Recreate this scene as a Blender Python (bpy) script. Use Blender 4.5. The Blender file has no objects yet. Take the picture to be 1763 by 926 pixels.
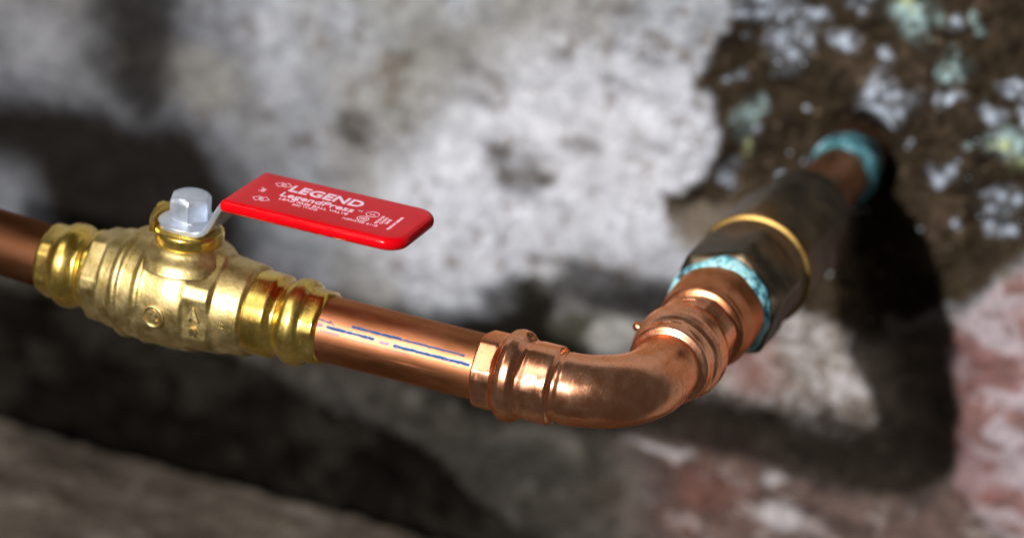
import bpy, bmesh, math, random
import numpy as np
from mathutils import Vector, Matrix

# ------------------------------------------------------------------ frame
# World axes: X along the valve pipe, Y along the branch that runs into the
# wall, Z up.  All numbers below are centimetres; S turns them into metres.
S = 0.01
F_PX, CX, CY = 4600.0, 881.5, 463.0            # lens measured on the photograph (1763 x 926)
a2 = np.array([1994, 1751, -4600.0]); a2 /= np.linalg.norm(a2)
a1 = np.array([1, -.2365, 0.0]); a1[2] = -(a1 @ a2) / a2[2]; a1 /= np.linalg.norm(a1)
a3 = np.cross(a1, a2)
M = np.stack([a1, a2, a3], 1)
P0 = np.array([(1089 - CX) / F_PX, (CY - 697) / F_PX, -1]) * 110.6
CAM = M.T @ (-P0)

sc = bpy.context.scene
COL = sc.collection

cam = bpy.data.cameras.new('camera')
cam.sensor_width = 36.0
cam.lens = F_PX / 1763 * 36
cam.clip_start = 0.02
cam.clip_end = 50
cam.dof.use_dof = True
cam.dof.focus_distance = 1.118
cam.dof.aperture_fstop = 4.0
camo = bpy.data.objects.new('camera', cam)
COL.objects.link(camo)
R = Matrix(M.T.tolist())
camo.matrix_world = Matrix.Translation(Vector(CAM) * S) @ R.to_4x4()
sc.camera = camo

# dim basement air: a plain, even, slightly cool ambient
w = bpy.data.worlds.new('World'); sc.world = w; w.use_nodes = True
bg = w.node_tree.nodes['Background']
bg.inputs['Color'].default_value = (1.0, 0.94, 0.87, 1)
bg.inputs['Strength'].default_value = 0.058


def lamp(name, loc, target, size, power, color, shape='DISK', size_y=None):
    l = bpy.data.lights.new(name, 'AREA')
    l.shape = shape; l.size = size * S
    if size_y: l.size_y = size_y * S
    l.energy = power; l.color = color
    o = bpy.data.objects.new(name, l); COL.objects.link(o)
    o.location = Vector(loc) * S
    d = (Vector(target) - Vector(loc))
    o.rotation_euler = d.to_track_quat('-Z', 'Y').to_euler()
    return o


lamp('flash', (-37, -184, 90), (-2, 12, 0), 5.0, 57.0, (1.0, 0.985, 0.965))
lamp('highlight_fill', (-47, -180, 88), (-2, 12, 0), 34, 20.0, (1.0, 0.98, 0.96))  # wide lamp added beside the flash to broaden highlights on the metal
lamp('soft_fill', (-70, -70, 120), (-10, 5, 0), 60, 2.4, (1.0, 0.98, 0.95), 'RECTANGLE', 40)  # added soft fill from above left, gives the metal something to reflect

sc.view_settings.view_transform = 'Standard'
sc.view_settings.look = 'None'
sc.view_settings.exposure = 0.0
sc.view_settings.gamma = 1.0
sc.cycles.max_bounces = 6
sc.cycles.glossy_bounces = 4

# ------------------------------------------------------------------ noise
def _hash(ix, iy, iz, seed):
    h = (ix.astype(np.int64) * 374761393 + iy.astype(np.int64) * 668265263 + iz.astype(np.int64) * 2147483647 + seed * 974711)
    h = (h ^ (h >> 13)) * 1274126177
    h = h & 0xffffffff
    h = (h ^ (h >> 16)) & 0xffffff
    return h / float(0xffffff)


def vnoise(x, y, z=None, seed=0):
    if z is None: z = np.zeros_like(x)
    ix, iy, iz = np.floor(x), np.floor(y), np.floor(z)
    fx, fy, fz = x - ix, y - iy, z - iz
    fx = fx * fx * (3 - 2 * fx); fy = fy * fy * (3 - 2 * fy); fz = fz * fz * (3 - 2 * fz)
    ix = ix.astype(np.int64); iy = iy.astype(np.int64); iz = iz.astype(np.int64)
    r = 0
    for dx in (0, 1):
        wx = fx if dx else 1 - fx
        for dy in (0, 1):
            wy = fy if dy else 1 - fy
            for dz in (0, 1):
                wz = fz if dz else 1 - fz
                r = r + wx * wy * wz * _hash(ix + dx, iy + dy, iz + dz, seed)
    return r * 2 - 1


def fbm(x, y, z=None, oct=4, seed=0, gain=.5):
    a, s, t = 1.0, 0.0, 0.0
    for o in range(oct):
        s = s + a * vnoise(x * 2 ** o + 3.7 * o, y * 2 ** o - 1.3 * o, None if z is None else z * 2 ** o, seed + o * 17)
        t += a; a *= gain
    return s / t


def smooth(e0, e1, v):
    t = np.clip((v - e0) / (e1 - e0), 0, 1)
    return t * t * (3 - 2 * t)


# ------------------------------------------------------------------ helpers
def link(name, me, mat, parent=None, smooth_shade=True):
    o = bpy.data.objects.new(name, me)
    COL.objects.link(o)
    if mat is not None: me.materials.append(mat)
    if parent is not None: o.parent = parent
    if smooth_shade and len(me.polygons):
        me.polygons.foreach_set('use_smooth', np.ones(len(me.polygons), dtype=bool))
    return o


def thing(name, label, cat, loc=(0, 0, 0), group=None):
    o = bpy.data.objects.new(name, None); COL.objects.link(o)
    o.empty_display_size = 0.02
    o.location = Vector(loc) * S
    o['label'] = label; o['category'] = cat
    if group: o['group'] = group
    return o


def part(name, verts, faces, mat, parent=None, smooth_shade=True, sharp=None):
    """verts in world centimetres; the parent's own location is taken off."""
    v = np.asarray(verts, dtype=float) * S
    q = parent
    while q is not None:
        v = v - np.array(q.location)[None, :]; q = q.parent
    me = bpy.data.meshes.new(name)
    me.from_pydata(v.tolist(), [], faces)
    me.update()
    o = link(name, me, mat, parent, smooth_shade)
    if sharp is not None:
        me.set_sharp_from_angle(angle=math.radians(sharp))
    return o


def attr(o, name, values):
    me = o.data
    a = me.attributes.new(name, 'FLOAT', 'POINT')
    a.data.foreach_set('value', np.asarray(values, dtype=np.float32))


def grid_faces(nu, nv, wrap=True, rev=False):
    """rows nu, ring nv"""
    i = np.arange(nu - 1)[:, None]; j = np.arange(nv if wrap else nv - 1)[None, :]
    j2 = (j + 1) % nv
    a = i * nv + j; b = i * nv + j2; c = (i + 1) * nv + j2; d = (i + 1) * nv + j
    f = np.stack([a, b, c, d] if not rev else [a, d, c, b], -1).reshape(-1, 4)
    return f.tolist()


def profile(ctrl, step=.04, sig=.05):
    """control points (s, r, hex amount, hex phase deg) -> dense, softened"""
    c = np.array([(list(p) + [0, 0])[:4] for p in ctrl], dtype=float)
    n = max(3, int((c[-1, 0] - c[0, 0]) / step))
    s = np.linspace(c[0, 0], c[-1, 0], n)
    k = max(1, int(sig * 3 / step)); g = np.exp(-.5 * (np.arange(-k, k + 1) * step / max(sig, 1e-4)) ** 2); g /= g.sum()
    out = [s]
    for q in (1, 2, 3):
        v = np.interp(s, c[:, 0], c[:, q])
        if q < 3:
            vp = np.pad(v, k, mode='edge'); v = np.convolve(vp, g, 'valid')
        out.append(v)
    return out


def hexr(theta, ph, sides=6, rnd=1.09):
    p = 2 * math.pi / sides
    t = (theta - math.radians(ph)) % p - p / 2
    return np.minimum(1 / np.cos(t), rnd)        # corners are at phase, flats between


def tube(name, ctrl, frame, mat, parent, seg=128, step=.04, sig=.05, sides=6, dent=0, close=True, noise=0, seed=1, rnd=1.09):
    """frame(s) -> centre, e1, e2 (ring plane axes)"""
    s, r, h, ph = profile(ctrl, step, sig)
    th = np.linspace(0, 2 * math.pi, seg, endpoint=False)
    V = []
    for i in range(len(s)):
        c, e1, e2 = frame(s[i])
        hx = hexr(th, ph[i], sides, rnd)
        rr = r[i] * (1 + h[i] * (hx - 1) - h[i] * .02)
        if noise:
            rr = rr + noise * fbm(np.cos(th) * r[i] * .9 + 7, np.sin(th) * r[i] * .9, np.full_like(th, s[i] * .9), 3, seed)
        V.append(c[None, :] + rr[:, None] * (np.cos(th)[:, None] * e1[None, :] + np.sin(th)[:, None] * e2[None, :]))
    V = np.concatenate(V)
    f = grid_faces(len(s), seg)
    if close:
        n = len(V)
        c0, _, _ = frame(s[0]); c1, _, _ = frame(s[-1])
        V = np.concatenate([V, [c0], [c1]])
        m = (len(s) - 1) * seg
        for j in range(seg):
            k = (j + 1) % seg
            f.append([n, k, j]); f.append([n + 1, m + j, m + k])
    return part(name, V, f, mat, parent)


EX, EY, EZ = np.eye(3)
def fx(y=0, z=0):        # along +X; theta measured from -Y (towards the viewer) up to +Z
    return lambda s: (np.array([s, y, z], float), -EY, EZ)
def fy(x=0, z=0):        # along +Y; theta from +X?  from -X up to +Z
    return lambda s: (np.array([x, s, z], float), EX, EZ)
def fz(x=0, y=0):
    return lambda s: (np.array([x, y, s], float), -EY, -EX)


# ------------------------------------------------------------------ materials
def nt(name):
    m = bpy.data.materials.new(name); m.use_nodes = True
    t = m.node_tree; b = t.nodes['Principled BSDF']
    return m, t, b


def N(t, kind, **kw):
    n = t.nodes.new(kind)
    for k, v in kw.items():
        if k in n.inputs: n.inputs[k].default_value = v
        else: setattr(n, k, v)
    return n


def noise_node(t, scale, detail=4, rough=.55, stretch=None):
    tc = N(t, 'ShaderNodeTexCoord')
    src = tc.outputs['Object']
    if stretch:
        mp = N(t, 'ShaderNodeMapping'); mp.inputs['Scale'].default_value = stretch
        t.links.new(src, mp.inputs['Vector']); src = mp.outputs[0]
    n = N(t, 'ShaderNodeTexNoise'); n.inputs['Scale'].default_value = scale
    n.inputs['Detail'].default_value = detail; n.inputs['Roughness'].default_value = rough
    t.links.new(src, n.inputs['Vector'])
    return n.outputs['Fac']


def ramp(t, src, stops):
    r = N(t, 'ShaderNodeValToRGB')
    e = r.color_ramp.elements
    while len(e) < len(stops): e.new(.5)
    for i, (p, c) in enumerate(stops):
        e[i].position = p; e[i].color = c if len(c) == 4 else (*c, 1)
    t.links.new(src, r.inputs['Fac'])
    return r.outputs['Color']


def mixc(t, fac, a, b):
    n = N(t, 'ShaderNodeMix', data_type='RGBA')
    for sock, v in ((n.inputs[0], fac), (n.inputs[6], a), (n.inputs[7], b)):
        if isinstance(v, (int, float)): sock.default_value = v
        elif isinstance(v, tuple): sock.default_value = (*v, 1) if len(v) == 3 else v
        else: t.links.new(v, sock)
    return n.outputs[2]


def bump(t, b, src, strength, dist):
    n = N(t, 'ShaderNodeBump'); n.inputs['Strength'].default_value = strength; n.inputs['Distance'].default_value = dist * S
    t.links.new(src, n.inputs['Height']); t.links.new(n.outputs[0], b.inputs['Normal'])
    return n


def rr(t, src, lo, hi, b):
    n = N(t, 'ShaderNodeMapRange'); n.inputs['From Min'].default_value = .3; n.inputs['From Max'].default_value = .7
    n.inputs['To Min'].default_value = lo; n.inputs['To Max'].default_value = hi
    t.links.new(src, n.inputs['Value']); t.links.new(n.outputs[0], b.inputs['Roughness'])


def metal(name, c1, c2, rough, scale=60, bumpd=.006, bstr=.4, fine=900, stretch=None, stops=(.35, .65), c3=None, tint=None):
    m, t, b = nt(name)
    if tint: b.inputs['Specular Tint'].default_value = (*tint, 1)
    b.inputs['Metallic'].default_value = 1
    n = noise_node(t, scale, 6, .6, stretch)
    col = ramp(t, n, [(stops[0], c1), (stops[1], c2)])
    if c3:
        n3 = noise_node(t, scale * .45, 5, .6)
        col = mixc(t, ramp(t, n3, [(.52, (0, 0, 0)), (.66, (1, 1, 1))]), col, c3)
    t.links.new(col, b.inputs['Base Color'])
    rr(t, n, rough[0], rough[1], b)
    bump(t, b, noise_node(t, fine, 3, .6), bstr, bumpd)
    return m


M_copper = metal('bright_copper', (1.0, .42, .22), (1.0, .53, .33), (.16, .32), 90, .014, .4, 130, c3=(.84, .31, .14), tint=(1, .66, .45))
def scuff(m, scale=(900, 60, 300), lo=.60, hi=.74, dark=.62):
    # fine scratches and specks of dried flux: they dull the sheen and darken the metal a little
    t = m.node_tree; b = t.nodes['Principled BSDF']
    for i, st in enumerate(((1, .06, .5), (.5, 1, .08))):
        f = ramp(t, noise_node(t, 1100 - 300 * i, 3, .6, st), [(lo, (0, 0, 0)), (hi, (1, 1, 1))])
        src = b.inputs['Base Color'].links[0].from_socket
        dk_ = N(t, 'ShaderNodeMix', data_type='RGBA'); dk_.blend_type = 'MULTIPLY'
        t.links.new(f, dk_.inputs[0]); t.links.new(src, dk_.inputs[6]); dk_.inputs[7].default_value = (dark, dark * .86, dark * .8, 1)
        t.links.new(dk_.outputs[2], b.inputs['Base Color'])
        rs = b.inputs['Roughness'].links[0].from_socket
        ad = N(t, 'ShaderNodeMath', operation='MULTIPLY_ADD'); ad.inputs[1].default_value = .16
        t.links.new(f, ad.inputs[0]); t.links.new(rs, ad.inputs[2]); t.links.new(ad.outputs[0], b.inputs['Roughness'])
scuff(M_copper)
M_adapter = metal('dull_copper', (.55, .20, .09), (.74, .32, .16), (.26, .42), 80, .014, .4, 200, c3=(.40, .13, .06), tint=(.95, .62, .45))
M_brass_polished = metal('polished_brass', (.82, .55, .10), (.93, .68, .20), (.20, .36), 80, .012, .4, 220, c3=(.66, .42, .10))
M_brass_cast = metal('cast_brass', (.50, .37, .13), (.68, .53, .25), (.36, .50), 130, .02, .6, 600)
scuff(M_brass_polished, lo=.58, hi=.72); scuff(M_brass_cast, lo=.57, hi=.72, dark=.75)
M_steel = metal('zinc_plated_steel', (.56, .62, .72), (.72, .77, .86), (.30, .44), 120, .003, .3, 700)
M_steel.node_tree.nodes['Principled BSDF'].inputs['Metallic'].default_value = .8
M_bronze = metal('tarnished_bronze', (.085, .064, .042), (.20, .155, .10), (.36, .58), 60, .03, .7, 260, c3=(.24, .14, .07))
M_ring = metal('worn_brass_ring', (.26, .155, .045), (.42, .26, .08), (.42, .56), 100, .01, .5, 400)
M_oldcopper = metal('weathered_copper', (.36, .15, .07), (.55, .25, .12), (.35, .5), 70, .02, .5, 300)

# drawn copper tube with blue ink print carried by a vertex attribute
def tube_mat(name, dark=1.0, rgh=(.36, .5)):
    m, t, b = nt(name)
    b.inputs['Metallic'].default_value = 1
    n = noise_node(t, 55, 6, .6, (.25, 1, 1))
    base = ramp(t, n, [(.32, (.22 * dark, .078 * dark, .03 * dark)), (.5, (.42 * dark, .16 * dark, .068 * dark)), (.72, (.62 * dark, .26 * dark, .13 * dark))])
    a = N(t, 'ShaderNodeAttribute', attribute_name='ink')
    col = mixc(t, a.outputs['Fac'], base, (.003, .075, .22))
    t.links.new(col, b.inputs['Base Color'])
    inv = N(t, 'ShaderNodeMath', operation='SUBTRACT'); inv.inputs[0].default_value = 1
    t.links.new(a.outputs['Fac'], inv.inputs[1])
    t.links.new(inv.outputs[0], b.inputs['Metallic'])
    b.inputs['Specular Tint'].default_value = (.95, .7, .55, 1)
    rr(t, n, *rgh, b)
    b.inputs['Specular IOR Level'].default_value = .04
    bump(t, b, noise_node(t, 260, 4, .6, (.3, 1, 1)), .4, .006)
    return m
M_tube = tube_mat('drawn_copper_tube')
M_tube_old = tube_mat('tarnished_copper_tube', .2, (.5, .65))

m, t, b = nt('red_vinyl'); M_red = m
n = noise_node(t, 40, 4)
t.links.new(ramp(t, n, [(.3, (.60, .0015, .004)), (.7, (.70, .003, .006))]), b.inputs['Base Color'])
b.inputs['Roughness'].default_value = .17
b.inputs['Specular IOR Level'].default_value = .16
bump(t, b, noise_node(t, 300, 4, .6), .45, .010)
v_ = N(t, 'ShaderNodeTexVoronoi', Scale=260.0); v_.inputs['Randomness'].default_value = 1
tc_ = N(t, 'ShaderNodeTexCoord'); t.links.new(tc_.outputs['Object'], v_.inputs['Vector'])
spk = ramp(t, v_.outputs['Distance'], [(.03, (1, 1, 1)), (.06, (0, 0, 0))])
sel = ramp(t, v_.outputs['Color'], [(.86, (0, 0, 0)), (.88, (1, 1, 1))])
mm = N(t, 'ShaderNodeMath', operation='MULTIPLY'); t.links.new(spk, mm.inputs[0]); t.links.new(sel, mm.inputs[1])
t.links.new(mixc(t, mm.outputs[0], ramp(t, n, [(.3, (.48, .001, .004)), (.7, (.60, .002, .006))]), (.75, .55, .5)), b.inputs['Base Color'])
rr(t, noise_node(t, 120, 6, .7), .09, .27, b)

m, t, b = nt('white_print'); M_print = m
b.inputs['Base Color'].default_value = (.86, .62, .74, 1); b.inputs['Roughness'].default_value = .5

m, t, b = nt('verdigris'); M_verd = m
n = noise_node(t, 150, 6, .65)
t.links.new(ramp(t, n, [(.36, (.05, .035, .02)), (.42, (.03, .20, .28)), (.49, (.22, .58, .65)), (.60, (.45, .74, .77)), (.66, (.03, .14, .20))]), b.inputs['Base Color'])
b.inputs['Roughness'].default_value = .8
bump(t, b, noise_node(t, 300, 5), .8, .05)

m, t, b = nt('old_verdigris'); M_verd2 = m
n = noise_node(t, 110, 6, .65)
t.links.new(ramp(t, n, [(.36, (.05, .03, .018)), (.46, (.03, .12, .14)), (.56, (.07, .25, .30)), (.66, (.40, .55, .62)), (.75, (.6, .68, .76))]), b.inputs['Base Color'])
b.inputs['Roughness'].default_value = .85
bump(t, b, noise_node(t, 240, 5), .8, .05)


def masonry(name):
    m, t, b = nt(name)
    a = N(t, 'ShaderNodeAttribute', attribute_name='pigment')
    n = noise_node(t, 95, 8, .68)
    n2 = noise_node(t, 420, 5, .7)
    g = N(t, 'ShaderNodeMapRange'); g.inputs['From Min'].default_value = .3; g.inputs['From Max'].default_value = .7
    g.inputs['To Min'].default_value = .62; g.inputs['To Max'].default_value = 1.25
    t.links.new(n, g.inputs['Value'])
    g2 = N(t, 'ShaderNodeMapRange'); g2.inputs['From Min'].default_value = .3; g2.inputs['From Max'].default_value = .7
    g2.inputs['To Min'].default_value = .75; g2.inputs['To Max'].default_value = 1.18
    t.links.new(n2, g2.inputs['Value'])
    mu = N(t, 'ShaderNodeMath', operation='MULTIPLY'); t.links.new(g.outputs[0], mu.inputs[0]); t.links.new(g2.outputs[0], mu.inputs[1])
    vm = N(t, 'ShaderNodeVectorMath', operation='SCALE')
    t.links.new(a.outputs['Color'], vm.inputs[0]); t.links.new(mu.outputs[0], vm.inputs['Scale'])
    t.links.new(vm.outputs[0], b.inputs['Base Color'])
    b.inputs['Roughness'].default_value = 1
    b.inputs['Specular IOR Level'].default_value = 0
    bump(t, b, n2, .8, .12)
    return m
M_wall = masonry('old_limewashed_masonry')

# ------------------------------------------------------------------ the wall
WY = 34.0
def W(px, py, y=WY):
    """where a feature measured on the photograph sits on the wall face (X, Z in cm)"""
    d = M.T @ np.array([(px - CX) / F_PX, (CY - py) / F_PX, -1])
    k = (y - CAM[1]) / d[1]
    p = CAM + k * d
    return p[0], p[2]


# regular in view, coarser outside it
xs = np.concatenate([np.linspace(-110, -58, 60, endpoint=False), np.arange(-58, 18, .13), np.linspace(18, 70, 60)])
zs = np.concatenate([np.linspace(-75, -42, 40, endpoint=False), np.arange(-42, 15, .13), np.linspace(15, 75, 60)])
XX, ZZ = np.meshgrid(xs, zs)          # rows z
X = XX.ravel(); Z = ZZ.ravel()
wx = X + .9 * fbm(X * .35, Z * .35, oct=4, seed=3) + .35 * fbm(X * 1.6, Z * 1.6, oct=3, seed=5)
wz = Z + .9 * fbm(X * .35 + 40, Z * .35, oct=4, seed=9) + .35 * fbm(X * 1.6, Z * 1.6 + 9, oct=3, seed=11)


def poly(pts, soft=.5, warp=1.0):
    P = np.array([W(*p) for p in pts])
    x = X + (wx - X) * warp; z = Z + (wz - Z) * warp
    best = np.full(X.shape, 1e9); inside = np.zeros(X.shape, bool)
    n = len(P)
    for i in range(n):
        A, B = P[i], P[(i + 1) % n]
        e = B - A; L = e @ e
        t_ = np.clip(((x - A[0]) * e[0] + (z - A[1]) * e[1]) / L, 0, 1)
        d = np.hypot(x - A[0] - t_ * e[0], z - A[1] - t_ * e[1])
        best = np.minimum(best, d)
        c = (A[1] > z) != (B[1] > z)
        xi = A[0] + (z - A[1]) / (e[1] if abs(e[1]) > 1e-9 else 1e-9) * e[0]
        inside ^= c & (x < xi)
    sd = np.where(inside, best, -best)
    return smooth(-soft, soft, sd), sd


def blob(px, py, rx, ry, soft=.35, warp=1.0):
    cx_, cz_ = W(px, py)
    x = X + (wx - X) * warp; z = Z + (wz - Z) * warp
    d = np.hypot((x - cx_) / (rx / 31), (z - cz_ + .236 * (x - cx_) * 0) / (ry / 30))
    return smooth(1 + soft, 1 - soft, d)


n1 = fbm(X * .22, Z * .22, oct=5, seed=21)
n2 = fbm(X * .8, Z * .8, oct=5, seed=31, gain=.6)
n3 = fbm(X * 2.4, Z * 2.4, oct=4, seed=41, gain=.6)
n4 = fbm(X * .12 + 9, Z * .35, oct=4, seed=51)

def C(r, g, b_): return np.array([r, g, b_], float)[None, :]
def lay(col, c, mask): return col * (1 - mask[:, None]) + c * mask[:, None]


# limewash: cool off-white, greyer and browner where worn
col = C(.355, .37, .405) * (1 + .42 * n2[:, None] + .28 * n3[:, None])
col = lay(col, C(.235, .215, .17), smooth(-.15, .3, fbm(X * .18 + 77, Z * .10, oct=4, seed=93)) * .6)
col = lay(col, C(.30, .29, .29) * (1 + .2 * n3[:, None]), smooth(.05, .55, n1) * .55)
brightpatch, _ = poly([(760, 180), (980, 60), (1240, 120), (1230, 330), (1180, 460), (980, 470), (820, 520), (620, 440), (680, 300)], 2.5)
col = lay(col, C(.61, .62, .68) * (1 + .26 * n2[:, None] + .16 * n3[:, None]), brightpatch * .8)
# fine brown speckle
sp = smooth(.16, .5, n2 * .7 + n3 * .6)
col = lay(col, C(.17, .14, .125), sp * .8)
sp2 = smooth(.22, .5, fbm(X * .45 + 31, Z * .45, oct=5, seed=88, gain=.65))
col = lay(col, C(.16, .13, .10) * (1 + .3 * n3[:, None]), sp2 * .7)
# greyer and darker away to the left: flash falloff put into the colour
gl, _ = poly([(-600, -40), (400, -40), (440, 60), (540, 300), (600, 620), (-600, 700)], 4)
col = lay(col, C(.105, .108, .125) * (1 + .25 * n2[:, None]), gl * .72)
for (px, py, rx, ry, c, k) in [
        (330, 130, 110, 55, C(.30, .285, .25), .6), (480, 90, 40, 130, C(.42, .43, .47), .6), (60, 60, 80, 60, C(.26, .26, .28), .7),
        (80, 270, 80, 60, C(.16, .16, .17), .8), (720, 60, 60, 40, C(.26, .26, .25), .5), (1040, 260, 120, 90, C(.62, .61, .64), .5),
        (450, 230, 60, 60, C(.26, .25, .24), .4), (780, 275, 55, 25, C(.66, .67, .72), .7)]:
    col = lay(col, c * (1 + .15 * n3[:, None]), blob(px, py, rx, ry, .6) * k)
for (px, py, rx, ry, k) in [(610, 225, 34, 34, .95), (525, 245, 24, 16, .6), (890, 285, 60, 34, .65), (900, 325, 30, 12, .5), (830, 130, 40, 16, .3),
                            (455, 195, 24, 18, .5), (965, 95, 24, 14, .4), (1060, 140, 50, 10, .45), (1075, 15, 30, 14, .6), (860, 262, 26, 14, .9), (930, 305, 30, 14, .9), (875, 305, 20, 22, .7), (1000, 255, 34, 16, .6), (935, 450, 30, 12, .7),
                            (700, 215, 18, 12, .5), (560, 300, 26, 10, .45), (1000, 60, 26, 10, .5), (820, 170, 26, 14, .5), (1120, 100, 26, 10, .4), (805, 395, 20, 14, .4), (690, 470, 40, 10, .4), (1130, 250, 40, 8, .3)]:
    col = lay(col, C(.055, .042, .032) * (1 + .3 * n3[:, None]), blob(px, py, rx, ry, .5, .35) * k * (.8 + .35 * np.clip(n3 * 2, -1, 1)))

# near-black patches, upper left
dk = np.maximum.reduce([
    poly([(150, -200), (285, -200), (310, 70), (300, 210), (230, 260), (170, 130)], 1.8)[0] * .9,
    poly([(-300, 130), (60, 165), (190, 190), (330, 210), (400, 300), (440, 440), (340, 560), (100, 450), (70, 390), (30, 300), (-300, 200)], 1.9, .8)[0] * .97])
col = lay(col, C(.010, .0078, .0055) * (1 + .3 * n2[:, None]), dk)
# the damp, dirty foot of the wall
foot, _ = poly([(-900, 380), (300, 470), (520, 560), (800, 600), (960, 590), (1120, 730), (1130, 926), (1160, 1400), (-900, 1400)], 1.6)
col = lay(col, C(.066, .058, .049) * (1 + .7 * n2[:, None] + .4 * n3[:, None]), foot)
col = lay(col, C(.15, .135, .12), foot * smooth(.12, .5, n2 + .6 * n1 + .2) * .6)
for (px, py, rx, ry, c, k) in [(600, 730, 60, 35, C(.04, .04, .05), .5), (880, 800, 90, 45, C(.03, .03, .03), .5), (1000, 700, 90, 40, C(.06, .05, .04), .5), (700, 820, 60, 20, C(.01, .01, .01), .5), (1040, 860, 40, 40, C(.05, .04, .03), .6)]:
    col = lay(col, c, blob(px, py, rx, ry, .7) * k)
# black gap above the ledge, its darkness put into the colour
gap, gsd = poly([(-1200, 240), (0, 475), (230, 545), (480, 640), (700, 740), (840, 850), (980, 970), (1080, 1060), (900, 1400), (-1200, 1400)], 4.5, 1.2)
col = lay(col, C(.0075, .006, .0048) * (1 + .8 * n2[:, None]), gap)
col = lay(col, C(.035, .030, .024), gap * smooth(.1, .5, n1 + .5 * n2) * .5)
# dark olive patches between the lime and the brick course
ol = np.maximum.reduce([
    poly([(1010, 510), (1060, 490), (1180, 500), (1260, 500), (1240, 560), (1110, 545), (1040, 590), (985, 560)], .6)[0] * .6,  # cast shadow of the lever grip painted into the wall
    poly([(885, 500), (925, 490), (940, 545), (1010, 540), (1020, 610), (900, 605), (870, 560)], .45)[0],
    poly([(770, 555), (880, 545), (1010, 590), (1010, 640), (800, 610)], .4)[0]])
col = lay(col, C(.055, .05, .036) * (1 + .4 * n3[:, None]), ol * .93)

# the hole broken round the pipe: brown rubble and mortar
hole, hsd = poly([(1330, -260), (1275, 0), (1235, 60), (1195, 130), (1235, 215), (1225, 290), (1150, 330), (1150, 380), (1215, 420), (1270, 470),
                  (1330, 520), (1440, 575), (1500, 640), (1520, 560), (1610, 545), (1700, 500), (1790, 430), (2050, 330), (2100, -260)], .4, 1.25)
hole *= (1 - .0)
rub = C(.038, .027, .017) * (1 + .55 * n2[:, None] + .35 * n3[:, None])
rub = lay(rub, C(.10, .07, .048), smooth(.2, .55, n1 + n3 * .5) * .6)
rub = lay(rub, C(.022, .018, .014), smooth(.1, .5, -n2 - n3 * .3) * .7)
col = lay(col, np.clip(rub, .008, 1), hole)
col = lay(col, C(.20, .165, .13), blob(1215, 395, 60, 40, .6) * .8)

# pale stone, pink and red brick courses
stone, ssd = poly([(1245, 560), (1300, 535), (1420, 560), (1470, 590), (1495, 640), (1510, 720), (1470, 760), (1400, 745), (1290, 715), (1190, 690), (1180, 640), (1240, 620)], .35, .9)
st = C(.27, .23, .205) * (1 + .3 * n2[:, None] + .35 * n3[:, None])
st = lay(st, C(.58, .56, .58), smooth(.05, .4, n3 + n2 * .5) * .65)
st = lay(st, C(.10, .075, .06), smooth(.12, .45, -n3 - n2 * .4) * .7)
st = lay(st, C(.33, .12, .10), blob(1290, 620, 50, 60, .6) * .5)
br1, b1sd = poly([(1640, 560), (1700, 520), (1763, 470), (2080, 400), (2080, 1050), (1763, 960), (1640, 860), (1655, 720), (1625, 640)], .35, .9)
r1 = C(.27, .15, .14) * (1 + .25 * n2[:, None])
streak = fbm(X * .42 - Z * .2, X * .22 + Z * .85, oct=4, seed=77, gain=.6)
r1 = lay(r1, C(.50, .43, .46), smooth(-.16, .16, streak + .35 * n3) * .85)
r1 = lay(r1, C(.20, .07, .06), blob(1650, 830, 70, 60, .8) * .6)
r1 = lay(r1, C(.20, .075, .068), blob(1665, 655, 50, 45, .8) * .55)
br2, b2sd = poly([(1080, 735), (1200, 765), (1400, 830), (1500, 862), (1640, 850), (1760, 960), (1960, 1060), (1960, 1400), (1120, 1400), (1090, 926)], 1.6, .9)
r2 = C(.135, .09, .078) * (1 + .4 * n2[:, None])
r2 = lay(r2, C(.15, .065, .05), np.maximum(blob(1200, 830, 90, 60, .8), blob(1150, 900, 60, 60, .8)) * .75)
r2 = lay(r2, C(.40, .34, .33), smooth(.1, .4, streak + .6 * n3) * .6)
r2 = lay(r2, C(.075, .068, .066), blob(1085, 860, 70, 140, 1.2) * .8)
r2 = lay(r2, C(.58, .55, .56), (blob(1130, 770, 60, 12, .5) + blob(1340, 890, 50, 25, .5) + blob(1330, 820, 26, 12, .5)).clip(0, 1) * .8)
r2 = lay(r2, C(.07, .055, .05), smooth(.1, .45, -n2 - n3 * .5) * .5)
joint = np.minimum.reduce([np.abs(ssd), np.abs(b1sd), np.abs(b2sd)])
lower, _ = poly([(1100, 560), (1260, 540), (1500, 600), (1640, 545), (1763, 470), (2080, 400), (2080, 1400), (1080, 1400), (1080, 690)], 1.2)
mort = C(.15, .12, .10) * (1 + .4 * n2[:, None] + .3 * n3[:, None])
col = lay(col, mort, lower)
col = lay(col, st, stone); col = lay(col, r1, br1); col = lay(col, r2, br2)
pl, _ = poly([(985, 575), (1060, 545), (1130, 560), (1110, 610), (1010, 615)], .5)
col = lay(col, C(.42, .40, .38), pl * .8)

col = lay(col, C(.012, .009, .007), smooth(2.5, 1.9, np.hypot(X, Z) + .5 * n2) * .5)  # shade of the gap round the pipe painted as a dark ring
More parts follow.
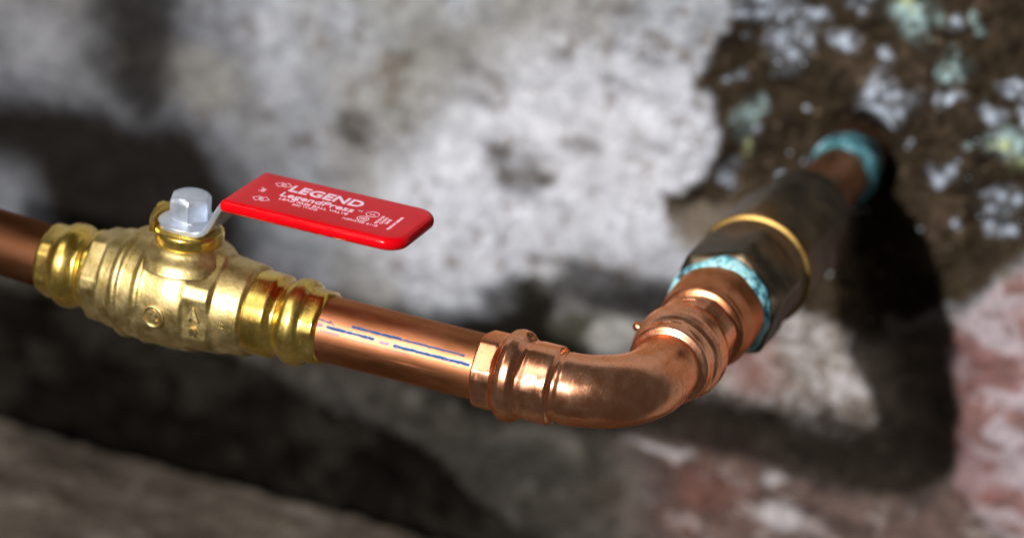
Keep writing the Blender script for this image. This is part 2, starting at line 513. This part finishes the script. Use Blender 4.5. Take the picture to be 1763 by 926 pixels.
# crusts of white, blue-green and yellow salts in and round the hole
random.seed(5)
salts = [(1340, 90, 28, 42, 0), (1370, 30, 26, 14, 0), (1425, 75, 24, 12, 0), (1520, 160, 34, 26, 0), (1530, 195, 20, 22, 0), (1565, 45, 36, 20, 1), (1545, 22, 16, 12, 2), (1635, 118, 30, 22, 1),
         (1690, 215, 18, 14, 0), (1715, 265, 36, 20, 1), (1700, 268, 14, 8, 2), (1735, 290, 14, 12, 2), (1725, 355, 34, 26, 0), (1712, 405, 22, 18, 0), (1675, 350, 10, 8, 0), (1600, 320, 12, 14, 0),
         (1280, 210, 20, 32, 1), (1292, 258, 9, 12, 2), (1265, 300, 14, 22, 0), (1310, 235, 10, 10, 0), (1620, 175, 26, 10, 0), (1735, 165, 22, 12, 0), (1640, 60, 14, 10, 0), (1300, 20, 30, 26, 0), (1480, 20, 24, 16, 0), (1690, 60, 10, 14, 1), (1500, 110, 14, 8, 0), (1745, 215, 14, 20, 0)]
for _ in range(22):
    salts.append((random.uniform(1230, 1900), random.uniform(-120, 420), random.uniform(4, 11), random.uniform(4, 10), random.choice([0, 0, 0, 0, 1])))
tone = [C(.50, .57, .68), C(.36, .50, .50), C(.50, .56, .28)]
crust = np.zeros_like(X)
for (px, py, rx, ry, k) in salts:
    mk = blob(px, py, rx, ry, .55, 1.2) * (.15 + .85 * smooth(-.25, .25, n3 + .5 * n2))
    if abs(px - 1455) < 40 and abs(py - 290) < 50: continue
    col = lay(col, tone[k] * (1 + .2 * n3[:, None]), mk * .9)
    crust = np.maximum(crust, mk)

# relief (towards the viewer is -Y)
relief = .55 * n1 + .22 * n2 + .07 * n3 + .35 * n4
relief -= hole * (1.1 + .9 * n2 + .3 * n3) * smooth(0, 2, hsd)
relief -= .5 * smooth(2.7, 2.0, np.hypot(X, Z) + .5 * n2)
relief -= .22 * smooth(.0, .06, n2 + .5 * n3 - .12) * (1 - hole) * (1 - lower)
relief -= gap * 6 * smooth(0, 4, gsd)
relief -= dk * .5 + sp * .05 + ol * .4
relief += (stone + br1 + br2).clip(0, 1) * .35 - lower * .45
relief += crust * .22
Y = WY - relief
V = np.stack([X, Y, Z], 1)
F = np.array(grid_faces(len(zs), len(xs), wrap=False, rev=False))
col = np.clip(col, .003, .85)

def wall_piece(name, sel, parent=None, kind=None):
    f = F[sel]
    used, inv = np.unique(f, return_inverse=True)
    me = bpy.data.meshes.new(name)
    v = V[used] * S
    me.vertices.add(len(used)); me.vertices.foreach_set('co', v.ravel())
    me.loops.add(f.size); me.loops.foreach_set('vertex_index', inv.ravel().astype(np.int32))
    me.polygons.add(len(f)); me.polygons.foreach_set('loop_start', np.arange(0, f.size, 4, dtype=np.int32))
    me.update(calc_edges=True)
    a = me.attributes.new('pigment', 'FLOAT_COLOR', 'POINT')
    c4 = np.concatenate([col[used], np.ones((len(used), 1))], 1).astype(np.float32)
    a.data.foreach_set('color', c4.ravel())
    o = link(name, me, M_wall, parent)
    if kind: o['kind'] = kind
    return o

fc = F[:, 0]
masks = [stone[fc] > .5, br1[fc] > .5, br2[fc] > .5]
rest = ~(masks[0] | masks[1] | masks[2])
wall = wall_piece('wall', rest, kind='structure')
for nm, mk, lb in zip(('stone', 'brick', 'brick'), masks, ('pale grey rubble stone', 'pink brick streaked with white lime', 'red brown brick stained with lime')):
    o = wall_piece(nm, mk, wall); o['label'] = lb

# loose crumbs of mortar and salts clinging in the hole, too many to count
rng = np.random.default_rng(4)
hv = np.where((hole > .9) & (X < 17) & (Z > -14) & (Z < 15))[0]
pick = rng.choice(hv, 500, replace=False)
ico = np.array([(1, 0, 0), (-1, 0, 0), (0, 1, 0), (0, -1, 0), (0, 0, 1), (0, 0, -1)], float)
icf = [(0, 2, 4), (2, 1, 4), (1, 3, 4), (3, 0, 4), (2, 0, 5), (1, 2, 5), (3, 1, 5), (0, 3, 5)]
cv, cf, cc = [], [], []
for i in pick:
    if math.hypot(X[i], Z[i]) < 2.6: continue
    r = rng.uniform(.08, .3) * rng.uniform(.5, 1)
    vv = ico * r * rng.uniform(.6, 1.3, (6, 1)) + V[i]
    n0 = len(cv) * 6
    cv.append(vv); cf += [tuple(n0 + k for k in q) for q in icf]
    k = rng.random()
    c = (.50, .55, .60) if k < .05 else ((.40, .44, .25) if k < .0 else tuple(np.array((.12, .09, .06)) * rng.uniform(.4, 1.5)))
    cc += [(*c, 1)] * 6
me = bpy.data.meshes.new('mortar_crumbs')
me.from_pydata((np.concatenate(cv) * S).tolist(), [], cf); me.update()
a = me.attributes.new('pigment', 'FLOAT_COLOR', 'POINT'); a.data.foreach_set('color', np.array(cc, dtype=np.float32).ravel())
crumbs = link('mortar_crumbs', me, M_wall, wall, False); crumbs['kind'] = 'stuff'

# ------------------------------------------------------------------ the ledge at the foot
lx = np.arange(-95, 10, .3); ly = np.arange(-12, 33.6, .3)
LX, LY = np.meshgrid(lx, ly)
a_ = fbm(LX * .16, LY * .16, oct=5, seed=61); b_ = fbm(LX * .9, LY * .9, oct=4, seed=63, gain=.6)
edge = smooth(-12, -7, LY)
LZ = -27.5 + .8 * a_ + .25 * b_ - (1 - edge) * 6 - 7 * smooth(32.0, 33.8, LY + .9 * a_)
nv = len(lx)
Vt = np.stack([LX.ravel(), LY.ravel(), LZ.ravel()], 1)
fl = grid_faces(len(ly), nv, wrap=False)
# front face and underside close the slab
base = len(Vt)
Vt = np.concatenate([Vt, np.stack([lx, np.full_like(lx, -12.), np.full_like(lx, -50.)], 1), np.stack([lx, np.full_like(lx, ly[-1]), np.full_like(lx, -50.)], 1)])
for i in range(nv - 1):
    fl.append([i + 1, i, base + i, base + i + 1])
    fl.append([base + nv + i, base + nv + i + 1, base + i + 1, base + i][::1])
ledge = part('ledge', Vt, fl, M_wall)
ledge['kind'] = 'structure'
lc = np.array([.098, .080, .063])[None, :] * (1 + .35 * b_.ravel()[:, None] + .35 * a_.ravel()[:, None])
vein = smooth(.75, 1., 1 - np.abs(fbm(LX * .16, LY * .16, oct=3, seed=71)).ravel() * 3)
lc = lc * (1 - vein[:, None] * .4) + vein[:, None] * .4 * np.array([.24, .21, .18])[None, :]
lc = np.concatenate([lc, np.tile([[.1, .09, .08]], (2 * nv, 1))]).clip(.01, 1)
a = ledge.data.attributes.new('pigment', 'FLOAT_COLOR', 'POINT')
a.data.foreach_set('color', np.concatenate([lc, np.ones((len(lc), 1))], 1).astype(np.float32).ravel())

# ------------------------------------------------------------------ copper tubes on the valve run
def ink_tube(name, x0, x1, r, strokes, mat, label, tilt=0, pivot=0):
    root = thing(name, label, 'pipe', (x0, 0, 0))
    n = int((x1 - x0) / .04); th = np.linspace(0, 2 * math.pi, 256, endpoint=False)
    xs_ = np.linspace(x0, x1, n)
    A, T = np.meshgrid(xs_, th, indexing='ij')
    rad = r + .012 * fbm(A * .5, T * 2, oct=2, seed=8)
    dz = (A - pivot) * math.tan(tilt)
    v = np.stack([A, -rad * np.cos(T), rad * np.sin(T) + dz], -1).reshape(-1, 3)
    o = part('tube', v, grid_faces(n, 256), mat, root)
    ink = np.zeros(A.shape)
    nn = fbm(A * 5, T * 14, oct=4, seed=14); n_ = fbm(A * 1.3, T * 3, oct=2, seed=15)
    for (xa, ta, xb, tb, wd, k) in strokes:
        t_ = np.clip((A - xa) / (xb - xa), 0, 1)
        d = np.hypot((A - xa - t_ * (xb - xa)), (T - np.radians(ta + (tb - ta) * t_)) * r)
        ink = np.maximum(ink, smooth(wd, wd * .45, d + .035 * nn) * k * smooth(-1.2, -.45, nn + n_ * .6))
    attr(o, 'ink', ink.ravel())
    return root

STROKES = [(-12.35, 40, -10.1, 39, .08, 1), (-10.0, 39, -7.2, 38, .06, 1), (-13.45, 29, -11.3, 28, .085, 1), (-10.3, 25.5, -6.9, 25, .09, 1),
           (-10.95, 26, -10.6, 26, .09, .6), (-14.05, 39, -13.4, 37, .06, .8), (-14.0, 29, -13.75, 29, .12, .6), (-13.7, 20, -12.9, 19.5, .08, .45), (-12.6, 18, -9.5, 16.5, .04, .3), (-13.4, 40, -13.2, 34, .05, .7)]
ink_tube('copper_pipe', -15.5, -5.0, 1.43, STROKES, M_tube, 'short clean copper pipe with dashed blue printed lines between brass valve and elbow')
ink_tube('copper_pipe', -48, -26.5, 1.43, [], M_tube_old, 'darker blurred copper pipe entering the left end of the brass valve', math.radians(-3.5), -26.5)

# ------------------------------------------------------------------ ball valve
VX = -20.85
valve = thing('ball_valve', 'brass ball valve with flat red lever handle and bolted stem', 'valve', (VX, 0, 0))
tube('valve_body', [(-25.2, 1.70), (-25.14, 1.98, 1, 8), (-24.25, 2.02, 1, 8), (-24.2, 2.22), (-23.5, 2.28), (-23.4, 2.50), (-23.15, 2.52), (-23.05, 2.40), (-22.35, 2.44), (-22.25, 2.54), (-22.05, 2.54), (-21.95, 2.46),
                    (-20.85, 2.50), (-20.1, 2.44, 0, 28), (-19.95, 2.42, .2, 28), (-19.9, 2.30, 1, 28), (-18.75, 2.22, 1, 28), (-18.7, 2.14, 0, 28), (-17.4, 2.04), (-17.3, 1.84)],
     fx(), M_brass_cast, valve, seg=192, noise=.015, seed=3)
for sgn in (1, -1):
    pr = [(3.45, 1.72), (3.50, 1.88, .25, 20), (4.55, 1.86, .45, 20), (4.75, 1.64, .4, 20), (4.95, 1.62, .3, 20), (5.15, 1.80), (5.4, 1.92), (5.75, 1.93), (6.0, 1.82), (6.12, 1.66, .3, 20), (6.45, 1.62, .8, 20), (6.83, 1.62, .8, 20), (6.86, 1.58, .6, 20), (6.9, 1.44)]
    fr = (lambda s, g=sgn: (np.array([VX + g * s, 0, 0]), -EY, EZ * g))
    tube('press_socket', pr, fr, M_brass_polished, valve, sig=.06, rnd=1.07)
# neck, packing nut, stop lug
tube('valve_neck', [(1.6, 2.3), (2.05, 2.05), (2.25, 1.72), (2.45, 1.60), (2.55, 1.55), (2.6, 1.2)], fz(VX), M_brass_cast, valve, sig=.07)
tube('packing_nut', [(2.5, 1.45), (2.56, 1.50), (2.95, 1.52), (3.02, 1.5), (3.10, 1.5), (3.14, 1.3)], fz(VX), M_brass_polished, valve, sig=.03)


def box_path(pts, width, thick):
    """strip bent in the XZ plane: pts (x, z, halfwidth)"""
    P = np.array(pts, float); n = len(P); v = []; f = []
    for i in range(n):
        d = P[min(i + 1, n - 1), :2] - P[max(i - 1, 0), :2]; d /= np.linalg.norm(d)
        nn = np.array([-d[1], d[0]]); hw = P[i, 2]
        bb = .06
        for (sy, sz) in ((-1 + bb / hw, 1), (1 - bb / hw, 1), (1, 1 - bb * 2 / thick), (1, -1 + bb * 2 / thick), (1 - bb / hw, -1), (-1 + bb / hw, -1), (-1, -1 + bb * 2 / thick), (-1, 1 - bb * 2 / thick)):
            q = P[i, :2] + nn * sz * thick / 2
            v.append((q[0], sy * hw, q[1]))
    f = grid_faces(n, 8)
    f.append(list(range(8))[::-1]); f.append([(n - 1) * 8 + k for k in range(8)])
    return np.array(v), f

# stop lug: curved upstand of the packing collar, on the far left side
v, f = [], []
for i, ang in enumerate(np.linspace(math.radians(150), math.radians(235), 10)):
    for (r_, z_) in ((1.52, 2.9), (1.75, 2.9), (1.75, 3.8), (1.69, 3.9), (1.58, 3.9), (1.52, 3.8)):
        v.append((VX + r_ * math.cos(ang), -r_ * math.sin(ang), z_ - .5 * abs(i - 4.5) / 4.5 * (z_ > 3)))
f = grid_faces(10, 6, rev=True); f.append([0, 1, 2, 3, 4, 5]); f.append([54 + k for k in range(6)][::-1])
part('stop_lug', v, f, M_brass_polished, valve, sharp=40)

lever = None
pts = [(VX - 1.15, 3.28, .55), (VX - 1.0, 3.28, .85), (VX - .7, 3.28, 1.05), (VX - .2, 3.28, 1.15), (VX + .5, 3.28, 1.15), (VX + .85, 3.30, 1.08)]
for k in range(9):
    t_ = k / 8; s_ = t_ * t_ * (3 - 2 * t_)
    pts.append((VX + .95 + 1.55 * t_, 3.34 + 2.0 * s_, 1.06 + .30 * t_))
pts += [(VX + 2.7, 5.36, 1.4), (VX + 9.5, 5.36, 1.4)]
v, f = box_path(pts, 1, .24)
lever = part('lever_bar', v, f, M_steel, valve, sharp=35)

# hex bolt with flange and chamfered head
tube('stem_bolt', [(3.40, 1.28), (3.42, 1.36), (3.50, 1.38), (3.62, .95), (3.66, .86, .95, 40), (4.46, .86, .95, 40), (4.64, .80, .5, 40), (4.70, .74), (4.72, .68)], fz(VX), M_steel, valve, sig=.02, step=.02, rnd=1.155)

# vinyl grip: a rounded slab
def slab(x0, x1, y0, y1, z0, z1, rl, rr_, er, name, mat, parent):
    def outline(d):
        out = []
        for (cx_, cy_, r_, a0) in ((x1 - rr_, y1 - rr_, rr_, 0), (x0 + rl, y1 - rl, rl, 90), (x0 + rl, y0 + rl, rl, 180), (x1 - rr_, y0 + rr_, rr_, 270)):
            r2 = max(r_ - d, .02)
            sx = d - (r_ - r2)
            for k in range(13):
                a_ = math.radians(a0 + 90 * k / 12)
                ox = (1 if a0 in (0, 270) else -1) * -sx; oy = (1 if a0 in (0, 90) else -1) * -sx
                out.append((cx_ + ox + r2 * math.cos(a_), cy_ + oy + r2 * math.sin(a_)))
        return out
    v = []; rows = 0
    for k in range(9):
        a_ = math.radians(90 * k / 8)
        v += [(x, y, z0 + er * (1 - math.sin(a_))) for x, y in outline(er * (1 - math.cos(a_)) if False else er * (1 - math.sin(math.radians(90 * k / 8))) * 0 + er * (1 - math.cos(math.radians(90 - 90 * k / 8))))]
        rows += 1
    v2 = []
    L = []
    for k in range(9):                       # bottom edge round
        p = math.radians(90 * k / 8)
        L.append((z0 + er * (1 - math.cos(p)), er * (1 - math.sin(p))))
    for k in range(9):                       # top edge round
        p = math.radians(90 * k / 8)
        L.append((z1 - er * (1 - math.sin(p)), er * (1 - math.cos(p))))
    for z_, d in L: v2 += [(x, y, z_) for x, y in outline(d)]
    f = grid_faces(len(L), 52)
    # rings inward over the faces keep the shading even
    n_ = len(v2)
    top = L[-1]; inner = outline(top[1] + .45)
    v2 += [(x, y, z1) for x, y in inner]; 
    m_ = (len(L) - 1) * 52
    for j in range(52):
        k = (j + 1) % 52
        f.append([m_ + j, m_ + k, n_ + k, n_ + j])
    f.append([n_ + j for j in range(52)])
    f.append(list(range(52))[::-1])
    return part(name, v2, f, mat, parent)

GX0, GX1, GY0, GY1, GZ0, GZ1 = -18.45, -10.02, -2.12, 2.12, 5.08, 5.66
grip = slab(GX0, GX1, GY0, GY1, GZ0, GZ1, .22, .95, .27, 'grip', M_red, valve)


def text_mesh(body, size, bold=0, shear=0, extrude=.01, space=1.0):
    c = bpy.data.curves.new('txt', 'FONT'); c.body = body; c.size = size; c.align_x = 'CENTER'; c.align_y = 'CENTER'
    c.offset = bold; c.shear = shear; c.space_character = space; c.resolution_u = 3
    c.extrude = extrude
    o = bpy.data.objects.new('txt', c); COL.objects.link(o)
    dg = bpy.context.evaluated_depsgraph_get()
    me = bpy.data.meshes.new_from_object(o.evaluated_get(dg))
    v = np.array([tuple(q.co) for q in me.vertices]).reshape(-1, 3); f = [list(p.vertices) for p in me.polygons]
    bpy.data.objects.remove(o); bpy.data.meshes.remove(me); bpy.data.curves.remove(c)
    return v, f


def print_on_grip(body, x, y, size, rot=0, **kw):
    v, f = text_mesh(body, size, **kw)
    c, s_ = math.cos(math.radians(rot)), math.sin(math.radians(rot))
    sx = kw_scale.get(body, 1)
    x = x - (.85 if x > -15 else .5)
    q = np.stack([x + (v[:, 0] * c * sx - v[:, 1] * s_), y + (v[:, 0] * s_ * sx + v[:, 1] * c), v[:, 2] + GZ1 + .004], 1)
    return q, f

kw_scale = {'LEGEND': 1.0}
def merge(items):
    v, f, n0 = [], [], 0
    for a_, b_ in items:
        v.append(a_); f += [[k + n0 for k in q] for q in b_]; n0 += len(a_)
    return np.concatenate(v), f

def ring2d(x, y, r, wd=.03):
    x = x - .85
    th = np.linspace(0, 2 * math.pi, 40, endpoint=False)
    v = [(x + rr_ * math.cos(a_), y + rr_ * math.sin(a_), GZ1 + z_) for (rr_, z_) in ((r, .004), (r, .012), (r - wd, .012), (r - wd, .004)) for a_ in th]
    f = grid_faces(4, 40)
    return np.array(v), f
def box2d(x, y, w_, h_, rot=0, wd=.025):
    x = x - .5
    its = []
    c, s_ = math.cos(math.radians(rot)), math.sin(math.radians(rot))
    for (ax, ay, bw, bh) in ((0, h_ / 2, w_, wd), (0, -h_ / 2, w_, wd), (-w_ / 2, 0, wd, h_), (w_ / 2, 0, wd, h_)):
        P = [(ax + sx * bw / 2, ay + sy * bh / 2) for sx, sy in ((-1, -1), (1, -1), (1, 1), (-1, 1))]
        v = [(x + a_ * c - b2 * s_, y + a_ * s_ + b2 * c, GZ1 + z_) for z_ in (.004, .012) for a_, b2 in P]
        its.append((np.array(v), [[0, 3, 2, 1], [4, 5, 6, 7], [0, 1, 5, 4], [1, 2, 6, 5], [2, 3, 7, 6], [3, 0, 4, 7]]))
    return merge(its)

v, f = merge([print_on_grip('LEGEND', -13.95, .80, .98, bold=.028, extrude=.004, space=1.03)])
v[:, 0] = -14.8 + (v[:, 0] + 14.8) * (3.4 / np.ptp(v[:, 0])); part('lettering', v, f, M_print, grip, False)
v, f = merge([print_on_grip('LegendPress', -14.0, .0, .66, bold=.010, extrude=.004)])
v[:, 0] = -14.85 + (v[:, 0] + 14.85) * (3.4 / np.ptp(v[:, 0]))
v2, f2 = print_on_grip('TM', -12.05, .13, .16, extrude=.004)
v, f = merge([(v, f), (v2, f2)]); part('lettering', v, f, M_print, grip, False)
small = [print_on_grip('LEAD FREE BALL VALVE', -13.95, -.50, .31, extrude=.004), print_on_grip('600 WOG', -14.2, -.80, .27, extrude=.004),
         print_on_grip('NSF/ANSI 61-G', -11.55, -.98, .25, extrude=.004)]
small += [ring2d(-11.45, .08, .30), print_on_grip('UL', -11.45, .08, .26, extrude=.004), ring2d(-11.6, -.58, .27, .04), print_on_grip('NSF', -11.6, -.58, .19, bold=.006, extrude=.004)]
for i, tx in enumerate(('MSS SP-110', 'CSA B125', '250 PSI', 'MADE IN TAIWAN')):
    small.append(print_on_grip(tx, -10.95 + .20 * i + (.12 if i == 3 else 0), -.30, .19, rot=90, extrude=.004))
small += [print_on_grip('OFF', -16.85, -.05, .22, rot=90, extrude=.004), print_on_grip('<--->', -17.0, .0, .24, rot=90, extrude=.004)]
for (x_, y_) in ((-16.55, .95), (-16.3, 1.0), (-16.4, -.95), (-16.65, -1.0)):
    small += [box2d(x_, y_, .36, .36, 45)]
small += [print_on_grip('1"', -16.42, .97, .24, extrude=.004), print_on_grip('C', -16.52, -.97, .24, extrude=.004)]
v, f = merge(small); part('lettering', v, f, M_print, grip, False)


# raised foundry marks on the body, wrapped on the barrel
def wrap(items, x0, deg, r, h=.05):
    v, f = merge(items)
    th = math.radians(deg) + v[:, 1] / r
    rad = r + v[:, 2]
    q = np.stack([x0 + v[:, 0], -rad * np.cos(th), rad * np.sin(th)], 1)
    return q, f
def raised(body, size, x0, deg, r, h=.11, bold=.035, name='foundry_mark', mat=M_brass_cast, parent=valve, rot=0):
    v, f = text_mesh(body, size, bold=bold, extrude=h)
    if rot:
        c, s_ = math.cos(math.radians(rot)), math.sin(math.radians(rot)); v = np.stack([v[:, 0] * c - v[:, 1] * s_, v[:, 0] * s_ + v[:, 1] * c, v[:, 2]], 1)
    q, f = wrap([(v, f)], x0, deg, r); return part(name, q, f, mat, parent, False)
th = np.linspace(0, 2 * math.pi, 48, endpoint=False)
rg = np.array([(r_ * math.cos(a_), r_ * math.sin(a_), z_) for (r_, z_) in ((.56, -.05), (.54, .09), (.43, .09), (.41, -.05)) for a_ in th])
q, f = wrap([(rg, grid_faces(4, 48))], -21.15, -6, 2.48); part('foundry_mark', q, f, M_brass_cast, valve)
raised('2', .85, -21.15, -6, 2.46)
raised('A', .74, -19.35, 4, 2.2, h=.16); raised('8', .74, -19.35, -19, 2.2, h=.16)
raised('::', .55, -18.1, -3, 2.0)

# ------------------------------------------------------------------ press elbow
elbow = thing('pipe_elbow', 'shiny copper ninety degree press elbow with beaded collars below the bronze union', 'pipe fitting', (0, 0, 0))
RB = 3.3
def elbow_frame(s):
    # s: -6.8 .. 0 along +X until -RB, then arc, then along +Y
    arc = math.pi / 2 * RB
    if s <= -RB: return np.array([s, 0, 0.]), -EY, EZ
    u = s + RB
    if u <= arc:
        a_ = u / RB
        c = np.array([-RB + RB * math.sin(a_), RB - RB * math.cos(a_), 0])
        return c, np.array([math.sin(a_), -math.cos(a_), 0]), EZ
    y = RB + (u - arc)
    return np.array([0, y, 0.]), EX, EZ
arc = math.pi / 2 * RB
def ys(y): return y - RB + arc - RB          # station at branch distance y
T_ = 1.53
tube('elbow_body', [(-6.75, 1.44), (-6.73, 1.57, .7, 12), (-6.68, 1.60, .9, 12), (-5.95, 1.61, .9, 12), (-5.85, 1.62, .5, 12), (-5.75, 1.72, .1, 12), (-5.55, 1.92), (-5.3, 2.0), (-5.0, 1.96), (-4.82, 1.82), (-4.72, 1.68, .3, 15), (-4.62, 1.64, .6, 15), (-4.4, 1.68, .5, 15),
                    (-3.9, 1.69, .35, 15), (-3.42, 1.69, .1, 15), (-3.32, 1.64), (-3.27, 1.47), (-3.15, 1.46), (-3.0, T_), (ys(4.25), T_ - .01), (ys(4.36), 1.45), (ys(4.42), 1.74), (ys(4.50), 1.82), (ys(4.9), 1.82, .2, 20), (ys(5.2), 1.84, .2, 20),
                    (ys(5.4), 1.96), (ys(5.7), 2.08), (ys(6.4), 2.10), (ys(6.8), 1.98), (ys(7.0), 1.82, .2, 20), (ys(7.2), 1.78, .5, 20), (ys(8.4), 1.80, .6, 20), (ys(8.6), 1.58, .6, 20), (ys(8.64), 1.42)],
     elbow_frame, M_copper, elbow, seg=160, sig=.03, step=.022, noise=.014, seed=12, rnd=1.08)
raised('[2]', .46, -4.05, 24, 1.69, h=.05, bold=.02, name='stamped_mark', mat=M_copper, parent=elbow, rot=90)
for (yy, ang, ln) in ((5.05, 100, .75), (7.9, 95, .75)):
    v = []
    for k in range(9):
        a_ = math.radians(ang + (k - 4) * 4.2); rr2 = 1.84
        for (dy, dr) in ((-.04, -.03), (0, .045), (.04, -.03)): v.append(((rr2 + dr) * math.cos(a_), yy + dy, (rr2 + dr) * math.sin(a_)))
    part('stamped_mark', v, grid_faces(9, 3, wrap=False), M_copper, elbow)
# small nub of the contour sensor on the bead
tube('sensor_nub', [(1.7, .24), (2.1, .24), (2.28, .20), (2.36, .10)], lambda s: (np.array([-s * .94, 6.1, s * .34]), EY, np.array([.34, 0, .94])), M_copper, elbow, seg=24, sig=.03)

# ------------------------------------------------------------------ copper adapter + union + branch into the wall
adapter = thing('pipe_adapter', 'copper adapter collar between the press elbow and the dark bronze union', 'pipe fitting', (0, 8.2, 0))
tube('collar', [(8.3, 1.44), (8.66, 1.46), (8.70, 1.85), (8.80, 2.0), (9.0, 2.04), (9.2, 2.02, .2, 10), (9.9, 2.16, .2, 10), (11.2, 2.18, .25, 10), (11.45, 2.1, .1, 10), (11.5, 1.7)], fy(), M_adapter, adapter, sig=.06, noise=.012, seed=31)
tube('verdigris_crust', [(11.1, 1.9), (11.2, 2.17), (11.4, 2.30), (11.7, 2.36), (12.0, 2.34), (12.15, 2.0)], fy(), M_verd, adapter, noise=.26, seed=5, sig=.05)

union = thing('pipe_union', 'heavy dark tarnished bronze union with a thin brass ring at its joint', 'pipe fitting', (0, 12.0, 0))
tube('union_nut', [(12.0, 1.9), (12.03, 2.3, .3, 15), (12.3, 2.50, .9, 15), (15.3, 2.52, 1, 15), (15.6, 2.44, .5, 15), (15.8, 2.38), (16.2, 2.46), (16.55, 2.62), (16.66, 2.64), (16.7, 2.3)], fy(), M_bronze, union, noise=.03, sig=.05, rnd=1.13)
tube('joint_ring', [(16.6, 2.1), (16.65, 2.72), (16.70, 2.82), (16.84, 2.82), (16.9, 2.74), (16.95, 2.3)], fy(), M_ring, union, sig=.04, noise=.02)
tube('union_tail', [(16.9, 2.2), (16.95, 2.5), (17.3, 2.6, .8, 35), (22.5, 2.56, 1, 35), (22.9, 2.46, .4, 35), (23.2, 2.34), (25.4, 2.30), (25.9, 2.1), (26.1, 1.85), (26.15, 1.4)], fy(), M_bronze, union, noise=.035, seed=9, sig=.08)
stub = thing('wall_pipe', 'old brown copper stub with blue green crust emerging from the wall', 'pipe', (0, 34, 0))
tube('stub_tube', [(25.9, 1.40), (26.3, 1.62), (27.8, 1.64), (28.0, 1.50), (31.5, 1.50), (40, 1.50)], fy(), M_oldcopper, stub, noise=.03, sig=.08)
tube('verdigris_crust', [(31.7, 1.46), (31.9, 1.62), (32.3, 1.80), (32.9, 1.84), (33.6, 1.76), (34.8, 1.5)], fy(), M_verd2, stub, noise=.26, seed=22, sig=.10)
